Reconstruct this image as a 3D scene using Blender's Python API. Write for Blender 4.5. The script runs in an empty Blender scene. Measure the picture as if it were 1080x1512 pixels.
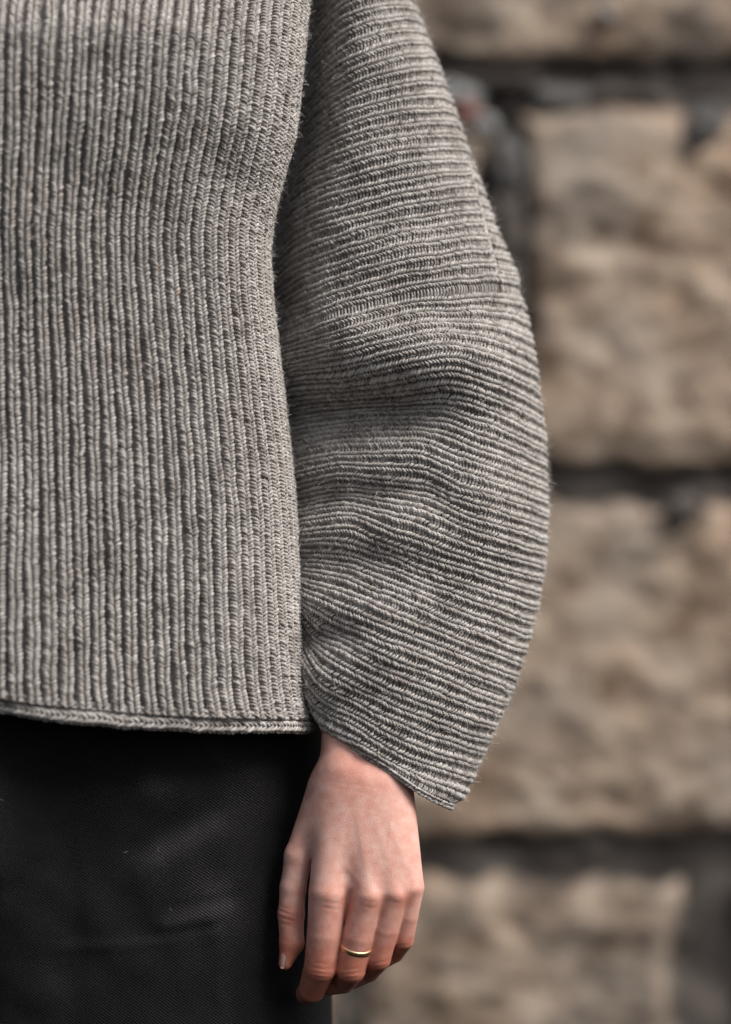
import bpy, math
import numpy as np
from mathutils import Vector

# ------------------------------------------------------------------ units
# Layout unit "px": 2300 of them make one metre at the focus plane (Y = 0).
S = 2300.0
DIST = 1.8                       # camera to focus plane, metres
ZC = 0.95                        # camera height
scene = bpy.context.scene
COL = scene.collection
rng = np.random.default_rng(7)

# ------------------------------------------------------------------ camera
cam = bpy.data.cameras.new("camera")
cam_o = bpy.data.objects.new("camera", cam); COL.objects.link(cam_o)
cam_o.location = (0, -DIST, ZC); cam_o.rotation_euler = (math.radians(90), 0, 0)
cam.sensor_fit = 'VERTICAL'; cam.sensor_height = 36.0; cam.sensor_width = 36.0
cam.lens = 36.0 * DIST / (1512 / S)
cam.clip_start = 0.05; cam.clip_end = 200
cam.dof.use_dof = True; cam.dof.focus_distance = DIST - 0.04
cam.dof.aperture_fstop = 2.2
scene.camera = cam_o

# ------------------------------------------------------------------ sky, sun
SUN = Vector((0.68, -0.42, 0.92)).normalized()
el = math.asin(SUN.z); az = math.atan2(SUN.x, SUN.y)
w = bpy.data.worlds.new("World"); scene.world = w; w.use_nodes = True
nt = w.node_tree; nt.nodes.clear()
out = nt.nodes.new('ShaderNodeOutputWorld'); bg = nt.nodes.new('ShaderNodeBackground')
sky = nt.nodes.new('ShaderNodeTexSky'); sky.sky_type = 'NISHITA'; sky.sun_disc = False
sky.sun_elevation = el; sky.sun_rotation = az; sky.dust_density = 4.0; sky.air_density = 1.0
hs = nt.nodes.new('ShaderNodeHueSaturation'); hs.inputs['Saturation'].default_value = 0.45
nt.links.new(sky.outputs[0], hs.inputs['Color']); nt.links.new(hs.outputs[0], bg.inputs[0])
bg.inputs[1].default_value = 0.055
nt.links.new(bg.outputs[0], out.inputs[0])
sl = bpy.data.lights.new("sun", 'SUN'); sl.energy = 1.5; sl.angle = math.radians(30)
sl.color = (1.0, 0.96, 0.90)
so = bpy.data.objects.new("sun", sl); COL.objects.link(so)
so.rotation_euler = SUN.to_track_quat('Z', 'Y').to_euler(); so.location = (1, -2, 4)
vs = scene.view_settings
vs.view_transform = 'Standard'; vs.look = 'None'; vs.gamma = 1.0; vs.exposure = 1.36
vs.use_curve_mapping = False

# ------------------------------------------------------------------ helpers
def world(P):
    """px-unit (x right, depth, y down as image row) -> metres"""
    P = np.asarray(P, float); o = np.empty_like(P)
    o[..., 0] = (P[..., 0] - 540) / S; o[..., 1] = P[..., 1] / S
    o[..., 2] = ZC + (756 - P[..., 2]) / S
    return o

def mesh_obj(name, V, F, mat, parent=None, smooth=True, attrs=None, uv=None):
    me = bpy.data.meshes.new(name)
    V = np.ascontiguousarray(V, np.float32); F = np.ascontiguousarray(F, np.int32)
    n, k = F.shape
    me.vertices.add(len(V)); me.vertices.foreach_set('co', V.ravel())
    me.loops.add(n * k); me.loops.foreach_set('vertex_index', F.ravel())
    me.polygons.add(n)
    me.polygons.foreach_set('loop_start', np.arange(0, n * k, k, dtype=np.int32))
    if smooth: me.polygons.foreach_set('use_smooth', np.ones(n, bool))
    if uv is not None:
        ul = me.uv_layers.new(name='UVMap')
        ul.data.foreach_set('uv', np.ascontiguousarray(uv[F.ravel()], np.float32).ravel())
    for nm, a in (attrs or {}).items():
        at = me.attributes.new(nm, 'FLOAT', 'POINT'); at.data.foreach_set('value', np.ascontiguousarray(a, np.float32))
    me.update(calc_edges=True); me.validate()
    if mat: me.materials.append(mat)
    o = bpy.data.objects.new(name, me); COL.objects.link(o)
    if parent: o.parent = parent
    return o

def grid_faces(nu, nv, wrap_u=False, wrap_v=False):
    a = np.arange(nu * nv).reshape(nu, nv)
    if wrap_u: a = np.vstack([a, a[:1]])
    if wrap_v: a = np.hstack([a, a[:, :1]])
    return np.stack([a[:-1, :-1], a[1:, :-1], a[1:, 1:], a[:-1, 1:]], -1).reshape(-1, 4)

def hash3(i, j, k, seed):
    h = (i * 374761393 + j * 668265263 + k * 2147483647 + seed * 144665) & 0xffffffff
    h = ((h ^ (h >> 13)) * 1274126177) & 0xffffffff
    h = ((h ^ (h >> 16)) * 2246822519) & 0xffffffff
    return ((h ^ (h >> 15)) & 0xffffff) / float(0xffffff) * 2 - 1

def noise3(x, y, z, seed=0):
    x, y, z = np.broadcast_arrays(np.asarray(x, float), np.asarray(y, float), np.asarray(z, float))
    xi, yi, zi = np.floor(x).astype(np.int64), np.floor(y).astype(np.int64), np.floor(z).astype(np.int64)
    fx, fy, fz = x - xi, y - yi, z - zi
    fx = fx**3 * (fx * (fx * 6 - 15) + 10); fy = fy**3 * (fy * (fy * 6 - 15) + 10); fz = fz**3 * (fz * (fz * 6 - 15) + 10)
    r = 0
    for dx in (0, 1):
        for dy in (0, 1):
            for dz in (0, 1):
                wt = (fx if dx else 1 - fx) * (fy if dy else 1 - fy) * (fz if dz else 1 - fz)
                r = r + wt * hash3(xi + dx, yi + dy, zi + dz, seed)
    return r

def fbm(x, y, z, oct=4, seed=0, gain=0.5):
    r = 0; a = 1.0
    for o in range(oct):
        r = r + a * noise3(x * 2**o, y * 2**o, z * 2**o, seed + o); a *= gain
    return r

def pchip(xk, yk, x):
    xk = np.asarray(xk, float); yk = np.asarray(yk, float)
    h = np.diff(xk); d = np.diff(yk) / h; m = np.zeros(len(xk))
    m[0] = d[0]; m[-1] = d[-1]
    for i in range(1, len(xk) - 1):
        if d[i-1] * d[i] > 0:
            w1 = 2*h[i] + h[i-1]; w2 = h[i] + 2*h[i-1]
            m[i] = (w1 + w2) / (w1 / d[i-1] + w2 / d[i])
    x = np.asarray(x, float); xc = np.clip(x, xk[0], xk[-1])
    i = np.clip(np.searchsorted(xk, xc) - 1, 0, len(h) - 1)
    t = (xc - xk[i]) / h[i]; t2 = t*t; t3 = t2*t
    y = (2*t3-3*t2+1)*yk[i] + (t3-2*t2+t)*h[i]*m[i] + (-2*t3+3*t2)*yk[i+1] + (t3-t2)*h[i]*m[i+1]
    return y + (x - xc) * np.where(x < xk[0], m[0], m[-1])

def sstep(a, b, x):
    t = np.clip((x - a) / (b - a), 0, 1); return t*t*(3-2*t)

def segdist(px, py, x0, y0, x1, y1):
    dx, dy = x1-x0, y1-y0; L2 = dx*dx+dy*dy + 1e-9
    t = np.clip(((px-x0)*dx+(py-y0)*dy)/L2, 0, 1)
    return np.hypot(px-x0-t*dx, py-y0-t*dy), t

# ------------------------------------------------------------------ materials
def mat_new(name):
    m = bpy.data.materials.new(name); m.use_nodes = True
    t = m.node_tree; b = t.nodes['Principled BSDF']
    return m, t, b
def N(t, kind, **kw):
    n = t.nodes.new(kind)
    for k, v in kw.items():
        if k in n.inputs: n.inputs[k].default_value = v
        else: setattr(n, k, v)
    return n
def ramp(t, stops):
    r = t.nodes.new('ShaderNodeValToRGB'); e = r.color_ramp.elements
    while len(e) < len(stops): e.new(0.5)
    for x, (p, c) in zip(e, stops): x.position = p; x.color = (*c, 1)
    return r

def wool_material():
    m, t, b = mat_new('wool')
    L = t.links.new
    tc = N(t, 'ShaderNodeTexCoord'); at = N(t, 'ShaderNodeAttribute', attribute_name='tone')
    n1 = N(t, 'ShaderNodeTexNoise', Scale=900.0, Detail=2.0)         # melange of fibres
    n2 = N(t, 'ShaderNodeTexNoise', Scale=55.0, Detail=2.0)          # slow dye variation
    n3 = N(t, 'ShaderNodeTexNoise', Scale=330.0, Detail=1.0)         # flecks
    for n in (n1, n2, n3): L(tc.outputs['Object'], n.inputs['Vector'])
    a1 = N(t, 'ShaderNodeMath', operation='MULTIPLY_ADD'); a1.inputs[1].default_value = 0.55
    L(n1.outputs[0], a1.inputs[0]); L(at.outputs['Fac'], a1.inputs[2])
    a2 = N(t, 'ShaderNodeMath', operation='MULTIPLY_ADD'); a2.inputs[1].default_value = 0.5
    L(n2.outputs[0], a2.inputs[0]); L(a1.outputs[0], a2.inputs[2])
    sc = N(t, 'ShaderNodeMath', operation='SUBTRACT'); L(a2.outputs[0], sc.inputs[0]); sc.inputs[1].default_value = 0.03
    r = ramp(t, [(0.2, (0.160, 0.136, 0.123)), (0.5, (0.372, 0.344, 0.322)), (0.82, (0.56, 0.53, 0.505))])
    L(sc.outputs[0], r.inputs[0])
    fl = N(t, 'ShaderNodeMapRange'); fl.inputs[1].default_value = 0.79; fl.inputs[2].default_value = 0.82
    L(n3.outputs[0], fl.inputs[0])
    mx = N(t, 'ShaderNodeMix', data_type='RGBA'); L(fl.outputs[0], mx.inputs[0]); L(r.outputs[0], mx.inputs[6])
    mx.inputs[7].default_value = (0.40, 0.20, 0.09, 1)
    L(mx.outputs[2], b.inputs['Base Color'])
    b.inputs['Roughness'].default_value = 0.95; b.inputs['Specular IOR Level'].default_value = 0.12
    b.inputs['Sheen Weight'].default_value = 0.12; b.inputs['Sheen Roughness'].default_value = 0.6
    # twisted plies along the yarn
    uv = N(t, 'ShaderNodeUVMap'); wv = N(t, 'ShaderNodeTexWave', wave_type='BANDS', bands_direction='DIAGONAL', Scale=2.2, Distortion=1.5)
    L(uv.outputs[0], wv.inputs['Vector'])
    ad = N(t, 'ShaderNodeMath', operation='ADD'); L(wv.outputs['Fac'], ad.inputs[0]); L(n1.outputs[0], ad.inputs[1])
    bp = N(t, 'ShaderNodeBump', Strength=0.4, Distance=0.0004); L(ad.outputs[0], bp.inputs['Height']); L(bp.outputs[0], b.inputs['Normal'])
    return m

def denim_material():
    m, t, b = mat_new('black_twill'); L = t.links.new
    tc = N(t, 'ShaderNodeTexCoord')
    mp = N(t, 'ShaderNodeMapping'); mp.inputs['Rotation'].default_value = (0, math.radians(-38), 0)
    L(tc.outputs['Object'], mp.inputs[0])
    wv = N(t, 'ShaderNodeTexWave', wave_type='BANDS', bands_direction='Z', Scale=210.0, Distortion=0.6, Detail=1.0)
    wv.inputs['Detail Scale'].default_value = 30
    L(mp.outputs[0], wv.inputs['Vector'])
    n1 = N(t, 'ShaderNodeTexNoise', Scale=28.0, Detail=3.0); L(tc.outputs['Object'], n1.inputs['Vector'])
    n2 = N(t, 'ShaderNodeTexNoise', Scale=1500.0, Detail=1.0); L(tc.outputs['Object'], n2.inputs['Vector'])
    mu = N(t, 'ShaderNodeMath', operation='MULTIPLY'); L(wv.outputs['Fac'], mu.inputs[0]); L(n2.outputs[0], mu.inputs[1])
    m2 = N(t, 'ShaderNodeMath', operation='MULTIPLY'); L(mu.outputs[0], m2.inputs[0]); L(n1.outputs[0], m2.inputs[1])
    at = N(t, 'ShaderNodeAttribute', attribute_name='wear')
    m3 = N(t, 'ShaderNodeMath', operation='MULTIPLY_ADD'); L(at.outputs['Fac'], m3.inputs[0]); L(mu.outputs[0], m3.inputs[1]); L(m2.outputs[0], m3.inputs[2])
    r = ramp(t, [(0.0, (0.0036, 0.0034, 0.0036)), (0.3, (0.010, 0.0094, 0.0102)), (0.9, (0.052, 0.049, 0.052))])
    L(m3.outputs[0], r.inputs[0]); L(r.outputs[0], b.inputs['Base Color'])
    b.inputs['Roughness'].default_value = 0.85; b.inputs['Specular IOR Level'].default_value = 0.15
    bp = N(t, 'ShaderNodeBump', Strength=1.0, Distance=0.0006); L(mu.outputs[0], bp.inputs['Height']); L(bp.outputs[0], b.inputs['Normal'])
    return m

def skin_material():
    m, t, b = mat_new('skin'); L = t.links.new
    tc = N(t, 'ShaderNodeTexCoord'); at = N(t, 'ShaderNodeAttribute', attribute_name='red')
    n1 = N(t, 'ShaderNodeTexNoise', Scale=160.0, Detail=4.0); L(tc.outputs['Object'], n1.inputs['Vector'])
    n2 = N(t, 'ShaderNodeTexNoise', Scale=1400.0, Detail=2.0); L(tc.outputs['Object'], n2.inputs['Vector'])
    a = N(t, 'ShaderNodeMath', operation='MULTIPLY_ADD'); L(n1.outputs[0], a.inputs[0]); a.inputs[1].default_value = 0.72; L(at.outputs['Fac'], a.inputs[2])
    r = ramp(t, [(0.1, (0.73, 0.49, 0.43)), (0.46, (0.64, 0.335, 0.27)), (0.92, (0.48, 0.175, 0.12))])
    L(a.outputs[0], r.inputs[0]); L(r.outputs[0], b.inputs['Base Color'])
    b.inputs['Subsurface Weight'].default_value = 0.25; b.inputs['Subsurface Radius'].default_value = (1.0, 0.35, 0.2)
    b.inputs['Subsurface Scale'].default_value = 0.003
    b.inputs['Roughness'].default_value = 0.52; b.inputs['Specular IOR Level'].default_value = 0.35
    vo = N(t, 'ShaderNodeTexVoronoi', Scale=620.0, feature='DISTANCE_TO_EDGE'); L(tc.outputs['Object'], vo.inputs['Vector'])
    ad = N(t, 'ShaderNodeMath', operation='ADD'); L(vo.outputs['Distance'], ad.inputs[0]); L(n2.outputs[0], ad.inputs[1]); ad.inputs[0].default_value = 0
    bp = N(t, 'ShaderNodeBump', Strength=0.4, Distance=0.0003); L(ad.outputs[0], bp.inputs['Height']); L(bp.outputs[0], b.inputs['Normal'])
    return m

def nail_material():
    m, t, b = mat_new('nail'); b.inputs['Base Color'].default_value = (0.54, 0.31, 0.26, 1)
    b.inputs['Roughness'].default_value = 0.3; b.inputs['Coat Weight'].default_value = 0.3
    return m
def gold_material():
    m, t, b = mat_new('gold'); b.inputs['Base Color'].default_value = (0.85, 0.60, 0.34, 1)
    b.inputs['Metallic'].default_value = 1.0
    tc = N(t, 'ShaderNodeTexCoord'); n = N(t, 'ShaderNodeTexNoise', Scale=700.0); t.links.new(tc.outputs['Object'], n.inputs['Vector'])
    mr = N(t, 'ShaderNodeMapRange'); mr.inputs[3].default_value = 0.32; mr.inputs[4].default_value = 0.5
    t.links.new(n.outputs[0], mr.inputs[0]); t.links.new(mr.outputs[0], b.inputs['Roughness'])
    return m
def stone_material():
    m, t, b = mat_new('sandstone'); L = t.links.new
    tc = N(t, 'ShaderNodeTexCoord'); oi = N(t, 'ShaderNodeObjectInfo')
    n1 = N(t, 'ShaderNodeTexNoise', Scale=15.0, Detail=6.0, Roughness=0.62); n2 = N(t, 'ShaderNodeTexNoise', Scale=20.0, Detail=5.0)
    n3 = N(t, 'ShaderNodeTexNoise', Scale=7.0, Detail=4.0)
    for n in (n1, n2, n3): L(tc.outputs['Object'], n.inputs['Vector'])
    r1 = ramp(t, [(0.30, (0.14, 0.10, 0.075)), (0.47, (0.365, 0.268, 0.195)), (0.62, (0.49, 0.382, 0.29)), (0.8, (0.52, 0.445, 0.37))])
    L(n1.outputs[0], r1.inputs[0])
    r2 = ramp(t, [(0.40, (0, 0, 0)), (0.66, (1, 1, 1))]); L(n3.outputs[0], r2.inputs[0])
    mx = N(t, 'ShaderNodeMix', data_type='RGBA'); L(r1.outputs[0], mx.inputs[6]); mx.inputs[7].default_value = (0.30, 0.275, 0.245, 1)
    mm = N(t, 'ShaderNodeMath', operation='MULTIPLY'); L(r2.outputs[0], mm.inputs[0]); mm.inputs[1].default_value = 0.65; L(mm.outputs[0], mx.inputs[0])
    dk = ramp(t, [(0.30, (0.36, 0.31, 0.27)), (0.50, (1, 1, 1))]); L(n2.outputs[0], dk.inputs[0])
    m2 = N(t, 'ShaderNodeMix', data_type='RGBA', blend_type='MULTIPLY'); m2.inputs[0].default_value = 1.0
    L(mx.outputs[2], m2.inputs[6]); L(dk.outputs[0], m2.inputs[7])
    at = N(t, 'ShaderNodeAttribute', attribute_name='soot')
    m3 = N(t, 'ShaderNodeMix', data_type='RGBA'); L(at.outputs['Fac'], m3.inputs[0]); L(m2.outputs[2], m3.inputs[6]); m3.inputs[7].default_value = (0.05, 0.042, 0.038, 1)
    L(m3.outputs[2], b.inputs['Base Color'])
    b.inputs['Roughness'].default_value = 0.9; b.inputs['Specular IOR Level'].default_value = 0.2
    bp = N(t, 'ShaderNodeBump', Strength=0.8, Distance=0.012); L(n2.outputs[0], bp.inputs['Height']); L(bp.outputs[0], b.inputs['Normal'])
    return m
def rough_material(name, c0, c1, scale=20.0, rough=0.95):
    m, t, b = mat_new(name); tc = N(t, 'ShaderNodeTexCoord'); n = N(t, 'ShaderNodeTexNoise', Scale=scale, Detail=5.0)
    t.links.new(tc.outputs['Object'], n.inputs['Vector']); r = ramp(t, [(0.3, c0), (0.7, c1)])
    t.links.new(n.outputs[0], r.inputs[0]); t.links.new(r.outputs[0], b.inputs['Base Color']); b.inputs['Roughness'].default_value = rough
    b.inputs['Specular IOR Level'].default_value = 0.15
    bp = N(t, 'ShaderNodeBump', Strength=0.7, Distance=0.01); t.links.new(n.outputs[0], bp.inputs['Height']); t.links.new(bp.outputs[0], b.inputs['Normal'])
    return m
WOOL = wool_material(); DENIM = denim_material(); SKIN = skin_material(); NAIL = nail_material(); GOLD = gold_material()
STONE = stone_material()
MORTAR = rough_material('dark_mortar', (0.050, 0.042, 0.038), (0.125, 0.108, 0.096))
PALE = rough_material('pale_mortar', (0.13, 0.13, 0.13), (0.30, 0.30, 0.295))
RED = rough_material('red_clay', (0.17, 0.06, 0.045), (0.26, 0.11, 0.09))

# ------------------------------------------------------------------ stone wall
WY = 2300.0                                    # face of the wall, px units behind the focus plane
K = (DIST * S + WY) / (DIST * S)
def wx(px): return 540 + (px - 540) * K
def wz(py): return 756 + (py - 756) * K
wall = bpy.data.objects.new('stone_wall', None); COL.objects.link(wall)
wall.location = (0, WY / S, 0)
wall['label'] = 'rough tan sandstone block wall with dark open joints behind the person'; wall['category'] = 'wall'
def attach(o, root):
    o.parent = root; o.matrix_parent_inverse = root.matrix_world.inverted()
bpy.context.view_layer.update()

def stone(x0, y0, x1, y1, seed, fine=True, soot=0.0, proud=0.0):
    x0, x1, y0, y1 = wx(x0), wx(x1), wz(y0), wz(y1)
    W, H = x1-x0, y1-y0
    step = 13.0 if fine else 50.0
    nu = int(W/step)+6; nv = int(H/step)+6
    uu = np.linspace(0, 1, nu); vv = np.linspace(0, 1, nv)
    U, V = np.meshgrid(uu, vv, indexing='ij')
    X = x0 + U*W; Z = y0 + V*H
    # edge distance, in px
    e = np.minimum(np.minimum(U*W, (1-U)*W), np.minimum(V*H, (1-V)*H))
    q = np.clip(e/70.0, 0, 1)
    back = 36*(1-np.sqrt(np.clip(1-(1-q)**2, 0, 1)))
    rough = 11*fbm(X/190, Z/130, seed*3.1, 5, seed, 0.5) + 5*fbm(X/60, Z/38, seed*1.7, 3, seed+9)
    Y = WY - proud + back - rough*np.clip(e/30, 0.35, 1)
    wob = (1-np.clip(e/90, 0, 1))
    X = X + wob*22*fbm(X/140, Z/110, seed+50., 3, seed+20); Z = Z + wob*20*fbm(X/120, Z/130, seed+80., 3, seed+30)
    Pf = np.stack([X, Y, Z], -1).reshape(-1, 3)
    F = grid_faces(nu, nv)[:, ::-1]
    idx = np.arange(nu*nv).reshape(nu, nv)
    ring = np.concatenate([idx[:, 0], idx[-1, 1:], idx[-2::-1, -1], idx[0, -2:0:-1]])
    Pb = Pf[ring].copy(); Pb[:, 1] = WY + 190
    nb = len(ring); off = len(Pf)
    j = np.arange(nb); jn = (j+1) % nb
    F = np.vstack([F, np.stack([ring[j], ring[jn], off+jn, off+j], -1)])
    P = np.vstack([Pf, Pb])
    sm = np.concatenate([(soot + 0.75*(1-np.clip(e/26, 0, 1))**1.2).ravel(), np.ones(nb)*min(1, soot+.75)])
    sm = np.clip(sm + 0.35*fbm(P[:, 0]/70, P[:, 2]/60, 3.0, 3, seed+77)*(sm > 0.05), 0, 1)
    o = mesh_obj('stone', world(P), F, STONE, attrs={'soot': sm}); attach(o, wall); return o

# stones the photograph shows, by image position on the wall face
stone(360, -230, 1330, 88, 3, soot=0.28)
stone(250, 160, 722, 690, 5, soot=0.10, proud=-25)
stone(778, 158, 1150, 686, 6, proud=6)
stone(545, 742, 1145, 1238, 7, proud=4)
stone(528, 1296, 1008, 1590, 8, soot=0.22)
# the same courses carried on beyond the frame
far = [(-420, -230, 350, 90), (1340, -240, 1900, 90), (-500, 160, 235, 690), (1195, 170, 1800, 690), (-60, 742, 530, 1238), (-700, 742, -70, 1238),
       (1165, 742, 1760, 1240), (60, 1296, 500, 1600), (-560, 1296, 40, 1600), (1100, 1310, 1700, 1600),
       (-420, -640, 240, -245), (250, -650, 800, -240), (815, -640, 1420, -260), (-480, 1615, 220, 1990), (235, 1615, 880, 1990), (895, 1615, 1500, 1990)]
for i, r in enumerate(far): stone(*r, seed=40+i, fine=False, soot=0.06)
# dark mortar bed, sunk between the stones
nu, nv = 150, 150
U, V = np.meshgrid(np.linspace(wx(-800), wx(2000), nu), np.linspace(wz(-800), wz(2150), nv), indexing='ij')
Y = WY + 48 - 26*fbm(U/90, V/80, 1.5, 4, 5)
o = mesh_obj('mortar', world(np.stack([U, Y, V], -1).reshape(-1, 3)), grid_faces(nu, nv)[:, ::-1], MORTAR); attach(o, wall)
def lump(name, px, py, rx, ry, rd, mat, depth, seed):
    nu, nv = 20, 12
    a = np.linspace(0, 2*np.pi, nu, endpoint=False); b = np.linspace(-np.pi/2, np.pi/2, nv)
    A, B = np.meshgrid(a, b, indexing='ij')
    d = np.stack([np.cos(A)*np.cos(B), np.sin(B), np.sin(A)*np.cos(B)], -1)
    k = 1 + 0.45*fbm(d[..., 0]*1.6, d[..., 1]*1.6, d[..., 2]*1.6+seed, 3, seed)
    P = d*k[..., None]*np.array([rx*K, rd, ry*K]) + np.array([wx(px), depth, wz(py)])
    o = mesh_obj(name, world(P.reshape(-1, 3)), grid_faces(nu, nv, wrap_u=True), mat); attach(o, wall)
lump('mortar_lump', 678, 140, 36, 26, 26, PALE, WY+26, 1); lump('mortar_lump', 712, 186, 20, 18, 26, PALE, WY-8, 2)
lump('mortar_lump', 735, 118, 60, 16, 30, MORTAR, WY+40, 3); lump('mortar_lump', 905, 140, 70, 22, 36, MORTAR, WY+50, 4)
lump('mortar_lump', 826, 148, 48, 22, 30, rough_material('grey_mortar', (0.06, 0.058, 0.056), (0.14, 0.13, 0.125)), WY+28, 8)
lump('mortar_lump', 1040, 190, 30, 40, 24, bpy.data.materials['grey_mortar'], WY+4, 9)
lump('mortar_lump', 752, 236, 26, 46, 28, bpy.data.materials['grey_mortar'], WY+22, 11); lump('mortar_lump', 747, 338, 26, 52, 28, MORTAR, WY+8, 12); lump('mortar_lump', 748, 440, 24, 60, 28, MORTAR, WY+12, 13)
lump('mortar_lump', 893, 24, 15, 13, 20, PALE, WY-14, 5)
lump('brick_chip', 690, 166, 15, 11, 16, RED, WY-14, 6)
lump('mortar_lump', 1010, 752, 30, 22, 30, MORTAR, WY-10, 7)

# ------------------------------------------------------------------ person root
person = bpy.data.objects.new('person', None); COL.objects.link(person)
person['label'] = 'person in a ribbed grey-brown wool sweater and black trousers with one arm hanging down'; person['category'] = 'person'

# ------------------------------------------------------------------ knitted surfaces
class Surf:
    """dense position grid over (u, v); u counts ribs, v runs along a rib"""
    def __init__(s, G, u0, u1, v0, v1):
        s.G = G; s.u0, s.u1, s.v0, s.v1 = u0, u1, v0, v1
        gu = np.gradient(G, axis=0); gv = np.gradient(G, axis=1)
        n = np.cross(gu, gv); n /= np.linalg.norm(n, axis=-1, keepdims=True) + 1e-9
        s.N = n
    def samp(s, A, u, v):
        nu, nv = A.shape[:2]
        x = np.clip((u-s.u0)/(s.u1-s.u0)*(nu-1), 0, nu-1.001); y = np.clip((v-s.v0)/(s.v1-s.v0)*(nv-1), 0, nv-1.001)
        i = x.astype(int); j = y.astype(int); fx = (x-i)[..., None]; fy = (y-j)[..., None]
        return A[i, j]*(1-fx)*(1-fy) + A[i+1, j]*fx*(1-fy) + A[i, j+1]*(1-fx)*fy + A[i+1, j+1]*fx*fy
    def P(s, u, v): return s.samp(s.G, u, v)
    def Nn(s, u, v): return s.samp(s.N, u, v)

def tubes(C, R, Nrm, sides, tone, vlen):
    """C (n,k,3) centre paths, R (n,k) radii, Nrm (n,k,3) reference normals -> verts, faces, tone, uv"""
    n, k, _ = C.shape
    T = np.gradient(C, axis=1); T /= np.linalg.norm(T, axis=-1, keepdims=True) + 1e-9
    B = np.cross(T, Nrm); B /= np.linalg.norm(B, axis=-1, keepdims=True) + 1e-9
    M = np.cross(B, T)
    ph = np.linspace(0, 2*np.pi, sides, endpoint=False)
    ring = np.cos(ph)[None, None, :, None]*B[:, :, None] + np.sin(ph)[None, None, :, None]*M[:, :, None]
    V = C[:, :, None] + ring*R[:, :, None, None]
    base = np.arange(n*k*sides).reshape(n, k, sides)
    nx = np.roll(base, -1, axis=2)
    F = np.stack([base[:, :-1], nx[:, :-1], nx[:, 1:], base[:, 1:]], -1).reshape(-1, 4)
    tn = np.broadcast_to(tone[:, None, None], (n, k, sides)).ravel()
    uv = np.empty((n, k, sides, 2)); uv[..., 0] = (ph/(2*np.pi))[None, None]; uv[..., 1] = np.linspace(0, vlen, k)[None, :, None]
    uv += rng.random((n, 1, 1, 2))*3
    return V.reshape(-1, 3), F, tn, uv.reshape(-1, 2)

def join(parts):
    Vs, Fs, Ts, Us = [], [], [], []; o = 0
    for V, F, T, U in parts:
        Vs.append(V); Fs.append(F+o); Ts.append(T); Us.append(U); o += len(V)
    return np.vstack(Vs), np.vstack(Fs), np.concatenate(Ts), np.vstack(Us)

def rib(surf, u, v0, v1, row, parent, seed, purl=0.0, half=0.30, hgt=0.34, skip=None, ushift=None, rad=0.098, slim=1.0, flip=False, wide=1.0):
    vf = np.linspace(v0, v1, 500); Pc = surf.P(np.full(500, u), vf)
    L = np.concatenate([[0], np.cumsum(np.linalg.norm(np.diff(Pc, axis=0), axis=1))])
    n = max(int(L[-1]/row), 3)
    g = np.arange(n); r_ = np.random.default_rng(seed)
    jr = 0.06*r_.standard_normal(n)
    vr = lambda x: np.interp(np.clip(x, 0, n-1)/(n-1)*L[-1], L, vf)
    # local pitch
    vm = vr(g.astype(float))
    loc = np.linalg.norm(surf.P(np.full(n, u+0.4), vm)-surf.P(np.full(n, u-0.4), vm), axis=1)/0.8
    loc = np.clip(loc, 9, 30)
    Pm = surf.P(np.full(n, u), vm)
    wob = 0.09*noise3(g/8.0, seed*1.37, 0.5, 3) + 0.035*noise3(g/3.0, seed*2.1, 4.5, 5)
    if ushift is not None: wob = wob + ushift(Pm)
    swell = 1 + 0.09*noise3(g/14.0, seed*0.77, 2.2, 8)
    keep = np.ones(n, bool)
    if skip is not None: keep = ~skip(Pm)
    g2 = g[keep]; parts = []
    yarn_tone = 0.5*noise3(g/7.0, seed*0.9, 9.1, 11)
    k = 5; t = np.linspace(0, 1, k)[None]
    for sg in (-1, 1):
        m = len(g2)
        j1, j2, j3 = (0.05*r_.standard_normal((m, 1)) for _ in range(3))
        sw = swell[g2][:, None]; lp = loc[g2][:, None]
        a = sg*(0.045 + (half*sw+j1*0.6-0.045)*t**0.9) + wob[g2][:, None]
        sl_ = 1.28*t + 0.10*np.sin(np.pi*t)
        b = (g2+jr[g2])[:, None] + ((-0.3 + sl_) if not flip else (0.3 - sl_)) + j2
        h = (0.10 + hgt*np.sin(np.pi*(0.12+0.80*t)) - 0.12*t**3 + j3*0.5)*lp
        C = surf.P(u+a, vr(b)) + surf.Nn(u+a, vr(b))*h[..., None]
        Nr = surf.Nn(u+a, vr(b))
        R = rad*lp*(1+0.12*r_.standard_normal((m, 1)))*(0.66+0.48*np.sin(np.pi*np.clip(t*0.92+0.04, 0, 1)))*slim
        tone = np.clip(0.075*r_.standard_normal(m) + 0.06*yarn_tone[g2], -0.35, 0.4)
        parts.append(tubes(C, R, Nr, 6, tone, 1.2))
    if purl > 0:
        k2 = 4; t2 = np.linspace(0, 1, k2)[None]; m = len(g2); lp = loc[g2][:, None]
        a = half-0.06 + (wide+0.06-2*half)*t2 + wob[g2][:, None]
        b = (g2+jr[g2])[:, None] + 0.3 + 0.35*np.sin(np.pi*t2) + 0.08*r_.standard_normal((m, 1))
        h = (purl*np.sin(np.pi*t2) + 0.02)*lp
        Nr = surf.Nn(u+a, vr(b)); C = surf.P(u+a, vr(b)) + Nr*h[..., None]
        R = 0.085*lp*np.ones((1, k2))
        parts.append(tubes(C, R, Nr, 5, np.clip(0.1*r_.standard_normal(m)-0.06, -.3, .3), 1.0))
    V, F, T, U = join(parts)
    return mesh_obj('rib', world(V), F, WOOL, parent, attrs={'tone': T}, uv=U)

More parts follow.
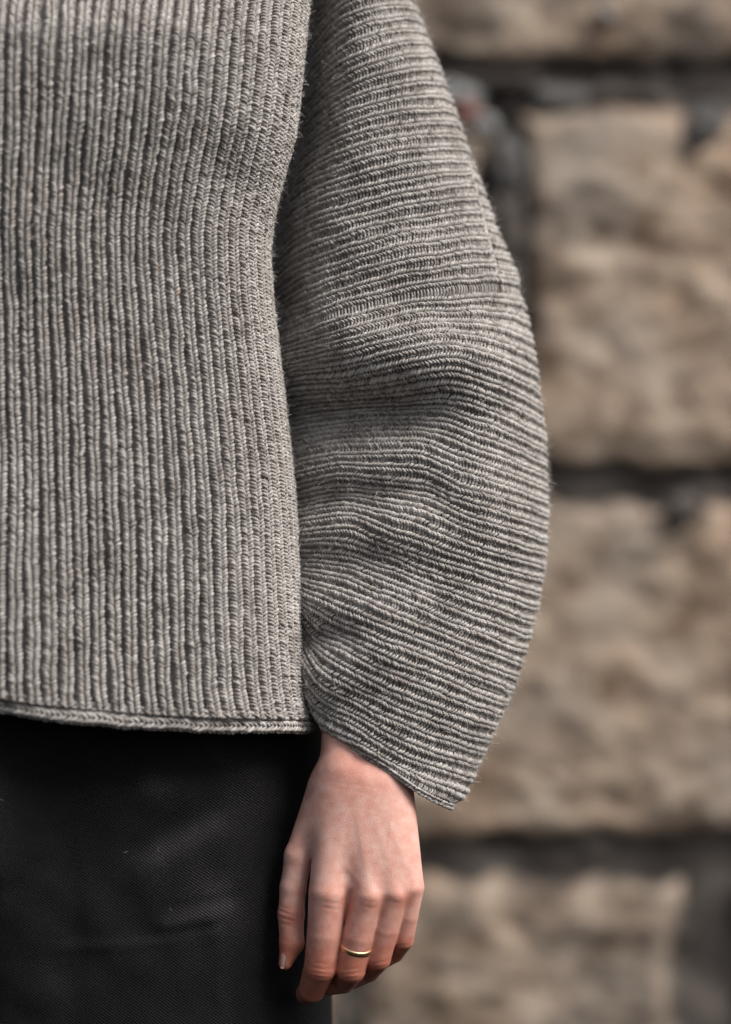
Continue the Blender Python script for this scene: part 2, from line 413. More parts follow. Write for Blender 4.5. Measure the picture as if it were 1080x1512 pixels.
def fuzz(surf, us, vs_, parent, seed, lift, lmin=8, lmax=26):
    """stray wool fibres standing off the knit"""
    r_ = np.random.default_rng(seed); n = len(us)
    P = surf.P(us, vs_); Nn = surf.Nn(us, vs_)
    d = r_.standard_normal((n, 3)); d /= np.linalg.norm(d, axis=1, keepdims=True)
    d = d*0.8 + Nn*0.55; d /= np.linalg.norm(d, axis=1, keepdims=True)
    e = r_.standard_normal((n, 3)); L = r_.uniform(lmin, lmax, n)[:, None]
    p0 = P + Nn*lift[:, None]; p1 = p0 + d*L*0.5; p2 = p1 + (d+0.55*e)*L*0.35; p2 -= Nn*L*0.12
    sd = np.cross(d, r_.standard_normal((n, 3))); sd /= np.linalg.norm(sd, axis=1, keepdims=True)
    wd = r_.uniform(0.10, 0.22, n)[:, None]
    V = np.stack([p0-sd*wd, p0+sd*wd, p1-sd*wd, p1+sd*wd, p2-sd*wd*.5, p2+sd*wd*.5], 1)
    b = np.arange(n)[:, None]*6
    F = np.concatenate([b+np.array([[0, 1, 3, 2]]), b+np.array([[2, 3, 5, 4]])], 0)
    o = mesh_obj('wool_fuzz', world(V.reshape(-1, 3)), F, WOOL, parent, attrs={'tone': np.repeat(r_.uniform(0.0, 0.45, n), 6)})
    o['kind'] = 'stuff'; return o

# ---- torso of the sweater
XC = -40.0
yk = [-400, -150, -60, 0, 100, 200, 260, 300, 370, 430, 480, 600, 750, 900, 1000, 1066]
ek = [470, 462, 455, 450, 440, 428, 412, 402, 392, 395, 400, 415, 430, 437, 443, 455]
fk = [-400, -150, 0, 110, 180, 330, 520, 760, 960, 1066]
fd = [-20, -120, -212, -288, -293, -260, -246, -256, -272, -274]          # front depth of the chest and belly
def torso_point(ang, y):
    A = pchip(yk, ek, y) - XC; Bf = -pchip(fk, fd, y)
    c, s_ = np.cos(ang), np.sin(ang); n = 2.35
    x = XC + A*np.sign(c)*np.abs(c)**(2/n)
    Y = -12 - np.where(s_ > 0, Bf-12, 215)*np.sign(s_)*np.abs(s_)**(2/n)
    return x, Y
aa = np.linspace(-0.9, np.pi+0.9, 1500)
xx, YY = torso_point(aa, np.full_like(aa, 560.0))
al = np.concatenate([[0], np.cumsum(np.hypot(np.diff(xx), np.diff(YY)))])
PT = 21.2                                                                     # rib pitch, px
a0 = np.interp(0, aa, al)                                                       # u = 0 at the side edge facing the sleeve
U0, U1 = -9.0, 46.0
nu, nv = 360, 420
ug = np.linspace(U0, U1, nu); ang = np.interp(a0+ug*PT, al, aa)
vg = np.linspace(0, 1, nv)
def hem_y(x): return 1016 + 49*(1-np.exp(-np.clip(x+20, -60, 600)/170.0))
AG, VG = np.meshgrid(ang, vg, indexing='ij')
x0, yd0 = torso_point(ang, np.full_like(ang, 1000.)); HY = (756+(hem_y(x0)-756)*(1+np.minimum(yd0, 0)/4140))[:, None]
YI = -360 + (HY+360)*VG
X, Yd = torso_point(AG, YI)
fold = 11*fbm(X/170, YI/240, 0.3, 2, 21) + 3.0*fbm(X/70, YI/130, 5.3, 2, 23)
d1, _ = segdist(X, YI, -20, 150, 230, 215); fold += 7*np.exp(-(d1/60)**2)
d1, _ = segdist(X, YI, 300, 560, 120, 640); fold += 5*np.exp(-(d1/70)**2)
d1, _ = segdist(X, YI, 395, 330, 300, 250); fold += 8*np.exp(-(d1/45)**2)
Yd = Yd + fold*np.sin(np.clip(AG, 0, np.pi))**0.7
G = np.stack([X, Yd, YI], -1)
TS = Surf(G, U0, U1, 0, 1)
if (TS.N[nu//2, nv//2, 1] > 0): TS.N *= -1
sub = np.s_[::3, ::3]
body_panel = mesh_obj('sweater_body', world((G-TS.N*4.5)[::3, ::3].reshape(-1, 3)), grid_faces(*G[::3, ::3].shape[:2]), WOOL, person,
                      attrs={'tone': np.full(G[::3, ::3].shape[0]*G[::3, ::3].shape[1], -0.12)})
for i in range(-3, 38):
    rib(TS, i+0.35, 0.12, 1.002, 5.1, body_panel, 1000+i, purl=0.0, half=0.365, hgt=0.27, rad=0.100, flip=True)

# cast-off edge under the ribs
GT = np.transpose(G[:, -14:], (1, 0, 2)).copy()
TE = Surf(GT, 0, 3.7, 0, 1)
if TE.N[6, nu//2, 1] > 0: TE.N *= -1
def cast_off():
    V, F, T, Uv = join(chain(TE, 3.42, 0.12, 0.86, 9.5, 0.42, 0.30, 0.17, 49, 12.0))
    mesh_obj('edge_chain', world(V), F, WOOL, body_panel, attrs={'tone': T}, uv=Uv)
# bottom edge of the ribs rolls into a cord
ang_h = np.linspace(-0.45, 2.75, 700)
xh, Yh = torso_point(ang_h, np.full_like(ang_h, 1064.)); yh = 756+(hem_y(xh)-756)*(1+np.minimum(Yh, 0)/4140)
phi = np.linspace(-np.pi, np.pi, 60)
cx, cy, cz = xh, Yh+7, yh+12.5 + 2.0*noise3(xh/28, 0.4, 0.2, 4)+1.0*noise3(xh/9, 0.4, 3.2, 6)
nx_ = np.gradient(Yh); ny_ = -np.gradient(xh); nl = np.hypot(nx_, ny_); nx_, ny_ = nx_/nl, ny_/nl
if ny_[350] > 0: nx_, ny_ = -nx_, -ny_
r0 = 6.3
GH = np.stack([cx[None]+nx_[None]*r0*np.cos(phi)[:, None], cy[None]+ny_[None]*r0*np.cos(phi)[:, None], cz[None]+r0*np.sin(phi)[:, None]+0*cx[None]], -1)
HS = Surf(GH, -1.6, 1.6, 0, 1)
if (HS.N[30, 350, 1] > 0): HS.N *= -1
hem = mesh_obj('rolled_hem', world(GH[::4, ::4].reshape(-1, 3)), grid_faces(15, 175), WOOL, body_panel, attrs={'tone': np.full(15*175, -0.1)})
hp = []
def chain(surf, u, v0, v1, row, half, hgt, rad, seed, pitch):
    vf = np.linspace(v0, v1, 600); Pc = surf.P(np.full(600, u), vf)
    L = np.concatenate([[0], np.cumsum(np.linalg.norm(np.diff(Pc, axis=0), axis=1))]); n = int(L[-1]/row)
    vr = lambda x: np.interp(np.clip(x, 0, n-1)/(n-1)*L[-1], L, vf)
    r_ = np.random.default_rng(seed); g = np.arange(n); t = np.linspace(0, 1, 5)[None]; parts = []
    for sg in (-1, 1):
        a = sg*(0.03+half*np.sin(t*np.pi/2)) + 0.03*r_.standard_normal((n, 1)); b = g[:, None]-0.3+1.6*t+0.08*r_.standard_normal((n, 1))
        h = (0.02+hgt*np.sin(np.pi*(0.1+0.88*t))+0.02*r_.standard_normal((n, 1)))*pitch
        Nr = surf.Nn(u+a, vr(b)); C = surf.P(u+a, vr(b))+Nr*h[..., None]
        R = rad*pitch*(0.75+0.4*np.sin(np.pi*t))*(1+0.1*r_.standard_normal((n, 1)))
        parts.append(tubes(C, R, Nr, 6, 0.13*r_.standard_normal(n)+0.02, 1.2))
    return parts
cast_off()
for q, uu_ in enumerate((-1.07, -0.02, 1.05)):
    V, F, T, Uv = join(chain(HS, uu_, 0.0, 1.0, 7.2, 0.40, 0.16, 0.15, 50+q, 13.5))
    mesh_obj('hem_chain', world(V), F, WOOL, body_panel, attrs={'tone': T}, uv=Uv)

# ---- sleeve of the sweater: key ribs drawn as (left .. right) points
keys = [
 [(440, -330), (500, -390), (540, -405), (575, -412)],
 [(425, -40), (470, -90), (520, -122), (590, -140)],
 [(420, 80), (455, 30), (520, -12), (612, -38)],
 [(412, 190), (440, 150), (530, 100), (640, 60)],
 [(402, 280), (430, 240), (520, 200), (600, 180), (690, 165)],
 [(388, 390), (405, 358), (430, 338), (500, 318), (560, 302), (720, 268)],
 [(380, 505), (419, 486), (497, 463), (555, 447), (613, 432), (652, 428), (722, 418), (770, 419)],
 [(386, 588), (412, 572), (510, 561), (610, 546), (652, 542), (704, 555), (792, 588)],
 [(398, 630), (427, 619), (550, 606), (644, 604), (695, 619), (804, 664)],
 [(404, 700), (427, 687), (508, 672), (610, 672), (678, 697), (810, 738)],
 [(410, 780), (435, 775), (508, 766), (563, 781), (678, 819), (803, 858)],
 [(418, 860), (444, 876), (508, 902), (593, 934), (763, 1004)],
 [(424, 900), (446, 949), (474, 987), (520, 1009), (593, 1042), (735, 1095)],
 [(444, 1000), (470, 1048), (520, 1075), (600, 1120), (694, 1158)],
 [(472, 1056), (492, 1080), (550, 1113), (614, 1158), (656, 1183)],
]
sil_y = [-412, -140, -38, 60, 130, 200, 270, 340, 408, 424, 436, 470, 530, 600, 680, 750, 820, 880, 940, 1010, 1060, 1110, 1150, 1175, 1190]
sil_x = [520, 590, 604, 640, 665, 690, 715, 738, 769, 765, 771, 780, 790, 800, 808, 809, 805, 795, 780, 757, 735, 710, 691, 673, 652]
fg = np.linspace(0, 1, 60)
KY = []; KL = []; KR = []
for kpts in keys:
    p = np.array(kpts, float); Lx = p[0, 0]; Rx = p[-1, 0]
    f = (p[:, 0]-Lx)/(Rx-Lx); KY.append(pchip(f, p[:, 1], fg)); KL.append(Lx+6); KR.append(Rx)
KY = np.array(KY); KL = np.array(KL); KR = np.array(KR)
midlen = np.concatenate([[0], np.cumsum(np.mean(np.abs(np.diff(KY[:, 25:], axis=0)), axis=1))])
PS = 19.6
ku = midlen/PS                                                                  # rib index of each key
NS = ku[-1]
dc = [165, 165, 165, 155, 146, 134, 120, 104, 94, 80, 62, 28, 4, -26, -46]            # depth of the axis
bh = [120, 150, 155, 160, 165, 168, 170, 168, 166, 165, 162, 150, 125, 92, 74]     # half thickness
nu, nv = 460, 400
us_ = np.linspace(0, NS, nu)
yf = np.stack([pchip(ku, KY[:, j], us_) for j in range(60)], 1)                  # (nu,60)
Lx = pchip(ku, KL, us_); Rx0 = pchip(ku, KR, us_)
Rx = np.interp(yf[:, -1], sil_y, sil_x); Rx = np.convolve(np.pad(Rx, 4, 'edge'), np.ones(9)/9, 'valid')
DC = pchip(ku, dc, us_); BH = pchip(ku, bh, us_)
TH0, TH1 = -1.2, np.pi+1.2
th = np.linspace(TH0, TH1, nv)
def sleeve_grid(th):
    f = (1-np.cos(th))/2
    front = np.sin(th) >= 0
    fi = f*59; i0 = np.clip(fi.astype(int), 0, 58); fr = fi-i0
    yfr = yf[:, i0]*(1-fr)+yf[:, i0+1]*fr
    lin = yf[:, :1]*(1-f)+yf[:, -1:]*f + 13*np.sin(np.pi*f)*sstep(NS-8, NS, us_)[:, None]
    wb = np.where(front, 0, np.clip(-np.sin(th)*1.6, 0, 1))
    Yi = yfr*(1-wb)+lin*wb
    X = Lx[:, None]*(1-f)+Rx[:, None]*f - 70*wb*(1-f)*(1-sstep(300, 700, Yi))
    s_ = np.sin(th)
    D = DC[:, None] - BH[:, None]*np.sign(s_)*np.abs(s_)**1.05
    return X, D, Yi
X, D, YI = sleeve_grid(th)
def addfold(x0, y0, x1, y1, wdt, amp, tap=0.0):
    global D
    d, t = segdist(X, YI, x0, y0, x1, y1)
    D = D + amp*np.exp(-(d/wdt)**2)*(1-tap*t)*fr_w
fr_w = np.clip(np.sin(th), 0, 1)[None]**0.5
def crease(pts, amp, up, down, fade):
    """valley along a line: falls in quickly from above, comes back slowly below"""
    global D
    p = np.array(pts, float); t = YI-np.interp(X, p[:, 0], p[:, 1])
    prof = np.where(t < 0, np.exp(-(t/up)**2), np.exp(-(t/down)**2))
    D = D + amp*prof*(1-sstep(fade[0], fade[1], X))*fr_w
crease([(400, 622), (500, 612), (600, 606), (720, 612)], 76, 50, 100, (560, 735))      # deep crook of the elbow
crease([(420, 752), (520, 742), (640, 735), (760, 790)], 36, 34, 66, (600, 740))
crease([(420, 842), (500, 836), (580, 822), (700, 860)], 40, 36, 70, (500, 680))
addfold(520, 515, 720, 540, 52, -32)
addfold(450, 690, 600, 672, 36, -10)
addfold(600, 780, 740, 770, 60, -26)
addfold(436, 955, 500, 935, 30, 40, 0.5); addfold(490, 1000, 560, 950, 40, -14)
addfold(480, 890, 600, 905, 36, -12)
D = D + 120*np.exp(-((X-np.interp(YI, yk, ek))/48)**2)*(1-sstep(430, 560, YI))*fr_w - 10*np.exp(-(((X-700)/90)**2+((YI-640)/130)**2))*fr_w     # pushed back beside the body
D = D + 6.0*fbm(X/120, YI/80, 7.7, 3, 31)*fr_w
GS = np.stack([X, D, YI], -1)
SS = Surf(GS, 0, NS, TH0, TH1)
if SS.N[nu//2, nv//2, 1] > 0: SS.N *= -1
# seam near the outer edge, above the elbow
def seam_x(y): return np.interp(y, [215, 330, 420], [688, 714, 736])
def near_seam(P): return (P[:, 2] > 225) & (P[:, 2] < 412) & (np.abs(P[:, 0]-seam_x(P[:, 2])) < 2.2) & (P[:, 1] < DC.max())
def past_seam(P): return np.where((P[:, 2] > 205) & (P[:, 2] < 402) & (P[:, 0] > seam_x(P[:, 2])), 0.42*sstep(205, 240, P[:, 2]), 0.0)
# the sleeve's inner cloth, turned in at the cuff
Gb = (GS-SS.N*2.8)[::4, ::3]
cuff = GS[-1, ::3]; cc = cuff.mean(0)
axis_up = np.array([10., 14., -40.])
c1 = cc + (cuff-cc)*np.array([0.985, 0.96, 1.0]) + np.array([0, 0, 5.0]); c2 = cc + (cuff-cc)*np.array([0.94, 0.89, 1.0]) + np.array([1, 1, 3.]); c3 = cc + (cuff-cc)*0.88 + axis_up*1.4
def bez(t): return GS[-1]*(1-t)**2 + 2*t*(1-t)*(cc+(GS[-1]-cc)*np.array([1.0, 0.99, 1.0])+np.array([0, 0, 8.0])) + t*t*(cc+(GS[-1]-cc)*np.array([0.95, 0.90, 1.0])+np.array([1, 1, 2.]))
CE = Surf(np.stack([bez(t) for t in np.linspace(0, 1, 9)]), 0, 1, TH0, TH1)
if CE.N[2, nv//2, 1] > 0: CE.N *= -1
full = np.vstack([Gb, c1[None], c2[None], c3[None]])
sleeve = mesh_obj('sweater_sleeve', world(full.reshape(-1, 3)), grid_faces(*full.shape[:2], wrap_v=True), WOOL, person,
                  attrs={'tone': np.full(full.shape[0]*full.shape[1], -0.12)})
uD = ku[6]
pos = []; u = 8.0
while u < NS-0.1:
    pos.append(u)
    u += 1.42 if (u < uD <= u+1.0) else 1.0
for i, u in enumerate(pos):
    open_ = 0.16 if u < uD+2 else 0.09
    rib(SS, u, -0.30, np.pi+0.75, 4.9, sleeve, 3000+i, purl=open_, half=0.345 if u < uD else 0.365, hgt=0.205 - 0.04*float(sstep(NS-16, NS-4, u)), rad=0.100, wide=1.44 if u < uD <= u+1.0 else 1.0,
        skip=near_seam, ushift=past_seam)
for q, uq in enumerate((0.22, 0.78)):
    V, F, T, Uv = join(chain(CE, uq, TH0+0.02, TH1-0.02, 6.5, 0.40, 0.22, 0.20, 90+q, 9.0))
    mesh_obj('edge_chain', world(V), F, WOOL, sleeve, attrs={'tone': T}, uv=Uv)
SI = Surf(GS-SS.N*7.0, 0, NS, TH0, TH1); SI.N = -SS.N
for i, u in enumerate(pos[-3:]):
    for (q0, q1) in ((-1.15, 0.1), (np.pi-0.1, np.pi+1.15)):
        rib(SI, u, q0, q1, 4.9, sleeve, 5000+i, half=0.36, hgt=0.26, rad=0.10)
# seam chain
ys = np.linspace(228, 410, 300)
# find the (u, theta) of the seam on the front surface
su = []; sv = []
fidx = np.where((th > np.pi/2) & (th < np.pi))[0]
for y in ys:
    sub_ = (GS[:, fidx, 0]-seam_x(y))**2+(GS[:, fidx, 2]-y)**2
    k_ = np.unravel_index(np.argmin(sub_), sub_.shape); su.append(us_[k_[0]]); sv.append(th[fidx[k_[1]]])
su = np.convolve(np.pad(su, 10, 'edge'), np.ones(21)/21, 'valid'); sv = np.convolve(np.pad(sv, 10, 'edge'), np.ones(21)/21, 'valid')
Pm = SS.P(su, sv); Nm = SS.Nn(su, sv)
Tm = np.gradient(Pm, axis=0); Tm /= np.linalg.norm(Tm, axis=1, keepdims=True); Bm = np.cross(Tm, Nm)
aw = np.linspace(-4, 4, 9)
Gm = Pm[None]+Bm[None]*aw[:, None, None]+Nm[None]*2.6
MS = Surf(Gm, -0.5, 0.5, 0, 1)
if MS.N[4, 150, 1] > 0: MS.N *= -1
V, F, T, Uv = join(chain(MS, 0, 0, 1, 5.6, 0.25, 0.26, 0.23, 77, 10.0))
mesh_obj('seam', world(V), F, WOOL, sleeve, attrs={'tone': T}, uv=Uv)

# stray fibres
r_ = np.random.default_rng(5)
n = 9000
fuzz(TS, r_.uniform(-2, 30, n), r_.uniform(0.2, 1, n), body_panel, 6, r_.uniform(3, 8, n), 6, 20)
n = 3500
fuzz(TS, r_.uniform(-1.5, 3.5, n), r_.uniform(0.25, 1, n), body_panel, 8, r_.uniform(3, 7, n), 5, 15)
n = 12000
fuzz(SS, r_.uniform(10, NS, n), r_.uniform(-0.2, np.pi+0.2, n), sleeve, 7, r_.uniform(3, 8, n), 6, 20)
n = 5000
fuzz(SS, r_.uniform(10, NS, n), r_.uniform(np.pi-0.6, np.pi+0.15, n), sleeve, 9, r_.uniform(3, 7, n), 4, 13)

# ------------------------------------------------------------------ trousers
nu, nv = 330, 240
ang = np.linspace(-1.2, np.pi+1.2, nu); yy = np.linspace(985, 1680, nv)
AG, YI = np.meshgrid(ang, yy, indexing='ij')
At = pchip([985, 1080, 1200, 1350, 1512, 1680], [455, 476, 484, 487, 489, 492], YI)-XC
c, s_ = np.cos(AG), np.sin(AG); nn = 2.05
X = XC+At*np.sign(c)*np.abs(c)**(2/nn)
Bt = pchip([985, 1100, 1300, 1512, 1680], [318, 318, 312, 300, 296], YI)
D = 118 - np.where(s_ > 0, Bt, 230)*np.sign(s_)*np.abs(s_)**(2/nn)
fw = np.clip(s_, 0, 1)**0.6
D = D + 42*np.exp(-((X-XC)/60)**2)*sstep(1250, 1560, YI)*fw           # parting between the legs
D = D + fw*(6*fbm(X/130, YI/170, 2.2, 3, 61) + 2.5*fbm(X/40, YI/60, 8.2, 2, 63))
for (x0_, y0_, x1_, y1_, wd, am) in [(215, 1236, 320, 1188, 20, 6), (230, 1270, 340, 1215, 34, -9), (240, 1150, 285, 1160, 30, -10), (255, 1345, 340, 1330, 12, -5),
        (260, 1320, 345, 1312, 8, 2), (250, 1362, 330, 1352, 8, 2), (110, 1372, 260, 1368, 10, -2), (330, 1120, 420, 1170, 40, -8), (330, 1350, 335, 1512, 16, -5), (20, 1130, 30, 1260, 30, -8), (110, 1150, 120, 1400, 40, 7)]:
    d, _ = segdist(X, YI, x0_, y0_, x1_, y1_); D = D + am*np.exp(-(d/wd)**2)*fw
wear = np.zeros_like(X)
for (x0_, y0_, x1_, y1_, wd, am) in [(240, 1150, 285, 1165, 32, 1.0), (245, 1240, 320, 1205, 20, .9), (290, 1285, 330, 1310, 45, .9), (350, 1110, 420, 1180, 50, .8), (330, 1340, 335, 1512, 14, .5),
        (15, 1130, 30, 1280, 32, .8), (260, 1340, 340, 1330, 10, .7), (250, 1356, 330, 1352, 6, .6), (120, 1370, 240, 1366, 8, .4)]:
    d, _ = segdist(X, YI, x0_, y0_, x1_, y1_); wear = wear + am*np.exp(-(d/wd)**2)
wear = np.clip(0.75*wear*(0.8+0.5*fbm(X/60, YI/60, 1.1, 2, 90)), 0, 1.0)
TX, TD, TY, TS_ = X, D, YI, s_
trousers = mesh_obj('trousers', world(np.stack([X, D, YI], -1).reshape(-1, 3)), grid_faces(nu, nv), DENIM, person, attrs={'wear': wear.ravel()})

# ------------------------------------------------------------------ hand and forearm: one continuous surface
HD = -114.0                                       # depth of the hand's own origin
res = 1.5
bx0, bx1, by0, by1, bd0, bd1 = 396, 650, 1010, 1492, -62, 126
gx = np.arange(bx0, bx1, res); gd = np.arange(bd0, bd1, res); gz = np.arange(by0, by1, res)
BIG = 60.0
shape = (len(gx), len(gd), len(gz))
GX = gx[:, None, None].astype(np.float32); GD = gd[None, :, None].astype(np.float32); GZ = gz[None, None, :].astype(np.float32)
def cone(a, b, flat=1.0):
    """tapered capsule: a, b = (x, y, depth, radius)"""
    ax, ay, ad, ra = a; b_x, b_y, b_d, rb = b
    vx, vy, vd = b_x-ax, b_y-ay, b_d-ad; L2 = vx*vx+vy*vy+vd*vd
    px, py, pd = GX-ax, GZ-ay, GD-ad
    t = np.clip((px*vx+py*vy+pd*vd)/L2, 0, 1).astype(np.float32)
    t2 = t
    return np.sqrt((px-t*vx)**2+(py-t*vy)**2+((pd-t*vd)*flat)**2)-(ra+(rb-ra)*t2)
def smin(a, b, k):
    h = np.clip(k-np.abs(a-b), 0, None)/k
    return np.minimum(a, b)-h*h*k*0.25
def chainf(pts, k):
    d = cone(pts[0], pts[1])
    for p, q in zip(pts[1:-1], pts[2:]): d = smin(d, cone(p, q), k)
    return d
palm = cone((520, 1010, 76, 40), (511, 1122, 34, 37))
palm = smin(palm, cone((585, 1000, 78, 42), (563, 1135, 36, 37)), 30)
for a, b in [((515, 1185, 54, 40), (528, 1285, 46, 34)), ((560, 1185, 54, 37), (580, 1278, 42, 28)),
             ((516, 1292, 12, 20), (516, 1340, 22, 13)), ((562, 1292, 13, 18), (559, 1340, 23, 12)), ((596, 1288, 16, 15), (592, 1322, 25, 11))]:
    palm = smin(palm, cone(a, b), 14)
fingers = [
 [(509, 1140, 30, 36), (486, 1302, 3, 27.5), (481, 1362, 9, 25.2), (475, 1412, 18, 23.8), (462, 1450, 50, 19.3), (455, 1460, 76, 17.0)],
 [(530, 1150, 25, 35), (545, 1304, -3, 24.5), (530, 1366, 6, 22.8), (519, 1415, 17, 21.6), (508, 1440, 58, 17.3), (488, 1448, 76, 15.0)],
 [(556, 1155, 27, 35), (581, 1302, 0, 22.2), (569, 1355, 9, 19.6), (558, 1400, 20, 18.7), (545, 1425, 56, 15.3), (517, 1442, 76, 13.6)],
 [(575, 1165, 33, 35), (605, 1296, 9, 19.5), (600, 1338, 16, 16.3), (594, 1374, 26, 15.8), (583, 1398, 53, 13), (560, 1415, 70, 11.6)],
]
kmap = (26-24.2*sstep(1235, 1352, gz)).astype(np.float32)[None, None, :]
kpal = (16-8*sstep(1240, 1340, gz)).astype(np.float32)[None, None, :]
H = chainf(fingers[0], 1.2)
for f in fingers[1:]: H = smin(H, chainf(f, 1.2), kmap)
H = smin(H, palm, kpal)
thumb = chainf([(490, 1165, 46, 36), (443, 1254, 38, 20.5), (435, 1300, 38, 18.6), (432, 1338, 38, 19.0), (433, 1380, 35, 17.4), (424, 1409, 31, 10)], 5)
H = smin(H, thumb, (30-28.4*sstep(1205, 1290, gz)).astype(np.float32)[None, None, :])
# tendons and a vein on the back of the hand
def front_ridge(x0, y0, x1, y1, wd, am):
    d, t = segdist(gx[:, None], gz[None, :], x0, y0, x1, y1)
    return (am*np.exp(-(d/wd)**2)*np.sin(np.pi*np.clip(t, 0.02, 0.98))**0.4).astype(np.float32)[:, None, :]
fmask = 1/(1+np.exp((GD-26)/5.0))
R2 = 0
for x, y, wd, am in [(490, 1306, 19, -2.0), (547, 1308, 16, -2.0), (583, 1305, 14, -1.7), (607, 1297, 12, -1.3),
                     (517, 1308, 11, 1.2), (564, 1308, 10, 1.2), (596, 1300, 9, 1.0), (476, 1414, 13, -1.0), (520, 1416, 12, -1.0), (558, 1400, 11, -0.9), (594, 1374, 9, -0.8)]:
    d_ = (gx[:, None]-x)**2+(gz[None, :]-y)**2
    R2 = R2 + (am*np.exp(-d_/(wd*wd))).astype(np.float32)[:, None, :]
for rg in [(528, 1190, 545, 1290, 6, -0.7), (552, 1190, 583, 1290, 6, -0.6), (510, 1190, 490, 1285, 6, -0.5), (570, 1190, 606, 1282, 5, -0.4),
           (510, 1260, 533, 1290, 4.5, -0.5), (578, 1192, 572, 1240, 3, -0.6),
           # wrinkles: knuckles, finger joints, thumb joint, wrist
           (462, 1409, 490, 1413, 1.7, .8), (462, 1416, 490, 1420, 1.7, 1.0), (463, 1423, 489, 1426, 1.7, .7), (464, 1402, 488, 1405, 1.6, .5),
           (506, 1420, 533, 1417, 1.7, 1.0), (508, 1426, 530, 1424, 1.6, .7), (507, 1413, 533, 1410, 1.6, .7),
           (547, 1406, 570, 1402, 1.6, .9), (548, 1412, 569, 1408, 1.6, .7), (585, 1381, 604, 1379, 1.6, .8),
           (478, 1320, 502, 1325, 1.9, .6), (482, 1312, 504, 1316, 1.9, .5), (486, 1304, 504, 1308, 1.8, .35),
           (537, 1319, 555, 1322, 1.9, .5), (540, 1311, 556, 1313, 1.8, .4), (576, 1313, 590, 1315, 1.8, .35),
           (492, 1143, 560, 1151, 2.2, .22), (490, 1150, 550, 1160, 2.2, .18)]:
    R2 = R2 + front_ridge(*rg)
H = H + R2*fmask
for rg in [(411, 1331, 436, 1338, 1.8, 1.3), (411, 1340, 438, 1346, 1.8, 1.3), (412, 1325, 434, 1330, 1.6, .7), (412, 1349, 434, 1353, 1.6, .7), (416, 1372, 432, 1377, 1.8, .8)]:
    H = H + front_ridge(*rg)*(GD < 48)
# surface nets
def surface_nets(f):
    ins = f < 0
    nx, ny, nz = f.shape
    cnt = np.zeros((nx-1, ny-1, nz-1), np.float32); acc = np.zeros((nx-1, ny-1, nz-1, 3), np.float32)
    cs = [(i, j, k) for i in (0, 1) for j in (0, 1) for k in (0, 1)]
    sl_ = lambda c: np.s_[c[0]:nx-1+c[0], c[1]:ny-1+c[1], c[2]:nz-1+c[2]]
    for p in range(8):
        for q in range(p+1, 8):
            a, b = cs[p], cs[q]
            if sum(abs(a[i]-b[i]) for i in range(3)) != 1: continue
            cr = ins[sl_(a)] != ins[sl_(b)]
            I = np.nonzero(cr); fa = f[sl_(a)][I]; fb = f[sl_(b)][I]; t = fa/(fa-fb)
            pt = np.array(a)[None]+t[:, None]*(np.array(b)-np.array(a))[None]
            acc[I] += pt; cnt[I] += 1
    act = cnt > 0; I = np.nonzero(act)
    idx = -np.ones(act.shape, np.int64); idx[I] = np.arange(len(I[0]))
    V = acc[I]/cnt[I][:, None]+np.stack(I, -1)
    Fs = []
    for ax in range(3):
        o1, o2 = [(1, 2), (2, 0), (0, 1)][ax]
        a = np.moveaxis(ins, (ax, o1, o2), (0, 1, 2)); id_ = np.moveaxis(idx, (ax, o1, o2), (0, 1, 2))
        s0 = a[:-1, 1:-1, 1:-1]; s1 = a[1:, 1:-1, 1:-1]
        I = np.nonzero(s0 != s1); i, j, k = I
        q = np.stack([id_[i, j, k], id_[i, j+1, k], id_[i, j+1, k+1], id_[i, j, k+1]], -1)
        flip = ~s0[I]; q[flip] = q[flip][:, ::-1]; Fs.append(q)
    return V, np.vstack(Fs)
V, F = surface_nets(H)
# light smoothing
for _ in range(3):
    sm = np.zeros_like(V); c_ = np.zeros(len(V))
    for e in range(4):
        a_, b_ = F[:, e], F[:, (e+1) % 4]
        np.add.at(sm, a_, V[b_]); np.add.at(c_, a_, 1); np.add.at(sm, b_, V[a_]); np.add.at(c_, b_, 1)
    V = V*0.45+0.55*sm/c_[:, None]
P = np.stack([gx[0]+V[:, 0]*res, gd[0]+V[:, 1]*res+HD, gz[0]+V[:, 2]*res], -1)
red = np.zeros(len(P))
for (x, y, d, r, am) in [(490, 1312, -30, 20, .2), (547, 1314, -30, 18, .2), (584, 1312, -25, 16, .2), (610, 1302, -12, 14, .2), (476, 1418, 0, 24, .28), (520, 1420, 0, 22, .28), (558, 1405, 0, 20, .28),
                         (594, 1378, 10, 18, .28), (455, 1462, 70, 28, .5), (429, 1338, 30, 20, .35), (425, 1400, 34, 26, .5), (516, 1322, 0, 14, .38), (563, 1322, 0, 13, .38), (596, 1312, 0, 12, .35), (530, 1128, 0, 40, .25)]:
    red += am*np.exp(-(((P[:, 0]-x)**2+(P[:, 2]-y)**2+0.3*(P[:, 1]-HD-d)**2)/(r*r)))
red += 0.38*sstep(1300, 1415, P[:, 2]) + 0.0  # redder towards the fingers: partly skin tone, partly their shade put into the colour
body = mesh_obj('body', world(P), F, SKIN, person, attrs={'red': red})

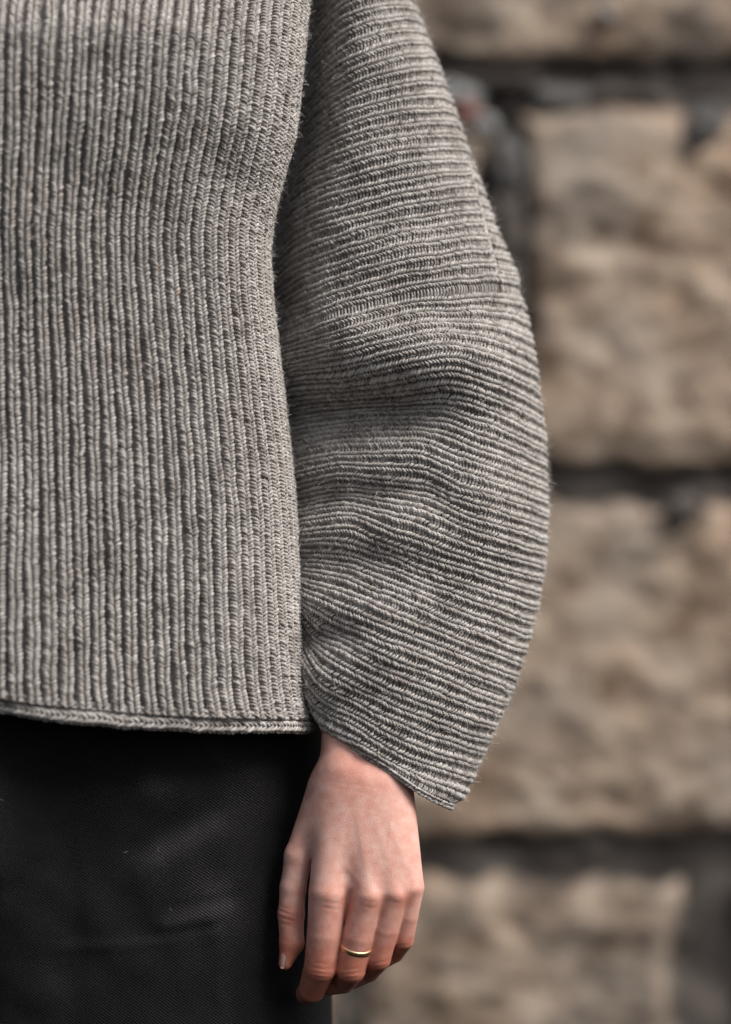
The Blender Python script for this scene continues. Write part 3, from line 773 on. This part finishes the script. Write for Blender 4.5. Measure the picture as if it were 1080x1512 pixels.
# nails
def nail(c, along, side, L, Wd, bulge=2.6):
    c = np.array(c, float); al_ = np.array(along, float); al_ /= np.linalg.norm(al_)
    sd = np.array(side, float); sd -= al_*sd.dot(al_); sd /= np.linalg.norm(sd); nr = np.cross(al_, sd)
    uu, vv = np.meshgrid(np.linspace(-1, 1, 15), np.linspace(-1, 1, 11), indexing='ij')
    wd = Wd*np.sqrt(np.clip(1-np.clip(np.abs(uu)-0.35, 0, 1)**2*1.9, 0.05, 1))
    a_ = c+al_*(uu*L)[..., None]+sd*(vv*wd)[..., None]+nr*(-bulge*(vv**2)-0.9*np.clip(uu, -1, 1)**2)[..., None]
    b_ = a_-nr*1.2
    Pn = np.concatenate([a_.reshape(-1, 3), b_.reshape(-1, 3)]); Fn = grid_faces(15, 11)
    idx = np.arange(165).reshape(15, 11); ring = np.concatenate([idx[:, 0], idx[-1, 1:], idx[-2::-1, -1], idx[0, -2:0:-1]])
    j = np.arange(len(ring)); jn = (j+1) % len(ring)
    Fn = np.vstack([Fn, Fn[:, ::-1]+165, np.stack([ring[j], ring[jn], ring[jn]+165, ring[j]+165], -1)])
    return mesh_obj('nail', world(Pn), Fn, NAIL, body)
nail((419.0, HD+23.0, 1398), (-3.4, -0.6, 26), (-0.7, 0.7, 0), 17, 7.4, 3.2)

# ------------------------------------------------------------------ gold ring on the finger next to the index finger
ph = np.linspace(0, 2*np.pi, 72, endpoint=False); pr = np.linspace(0, 2*np.pi, 16, endpoint=False)
ax = np.array([-0.21, 0.42, 1.0]); ax /= np.linalg.norm(ax)
e1 = np.cross(ax, np.array([0, 1, 0.])); e1 /= np.linalg.norm(e1); e2 = np.cross(ax, e1)
rr = 23.0
cen = np.array([526.8, HD+10.6, 1381.])
rad = 1.9; ht = 4.2
Pr = cen+(np.cos(ph)[:, None, None]*e1+np.sin(ph)[:, None, None]*e2)*(rr+rad*np.sign(np.cos(pr))*np.abs(np.cos(pr))**0.8)[None, :, None]+ax*(ht*np.sign(np.sin(pr))*np.abs(np.sin(pr))**0.7)[None, :, None]
ro = mesh_obj('ring', world(Pr.reshape(-1, 3)), grid_faces(72, 16, True, True), GOLD)
ro['label'] = 'thin plain gold ring worn on the finger beside the index finger'; ro['category'] = 'ring'

# lint caught on the trousers
r_ = np.random.default_rng(33); VL = []; FL = []
for q in range(5):
    i = int(np.argmin(np.abs(TX[:, 100]-r_.uniform(10, 440)) + 1e3*(TS_[:, 100] < 0))); jx = r_.integers(30, 180)
    p = np.array([TX[i, jx], TD[i, jx]-2.0, TY[i, jx]]); a = r_.uniform(0, np.pi); L_ = r_.uniform(2.5, 5.5); c0 = len(VL)
    for tt in np.linspace(-1, 1, 6):
        e = p+np.array([np.cos(a)*tt*L_+np.sin(a)*L_*.5*tt*tt, -0.6*(1-tt*tt), np.sin(a)*tt*L_]); VL += [e+[0, 0, .18], e-[0, 0, .18]]
    FL += [[c0+2*k, c0+2*k+1, c0+2*k+3, c0+2*k+2] for k in range(5)]
lint = mesh_obj('lint', world(np.array(VL)), np.array(FL), WOOL, trousers, attrs={'tone': np.full(len(VL), -0.1)})
lint['kind'] = 'stuff'
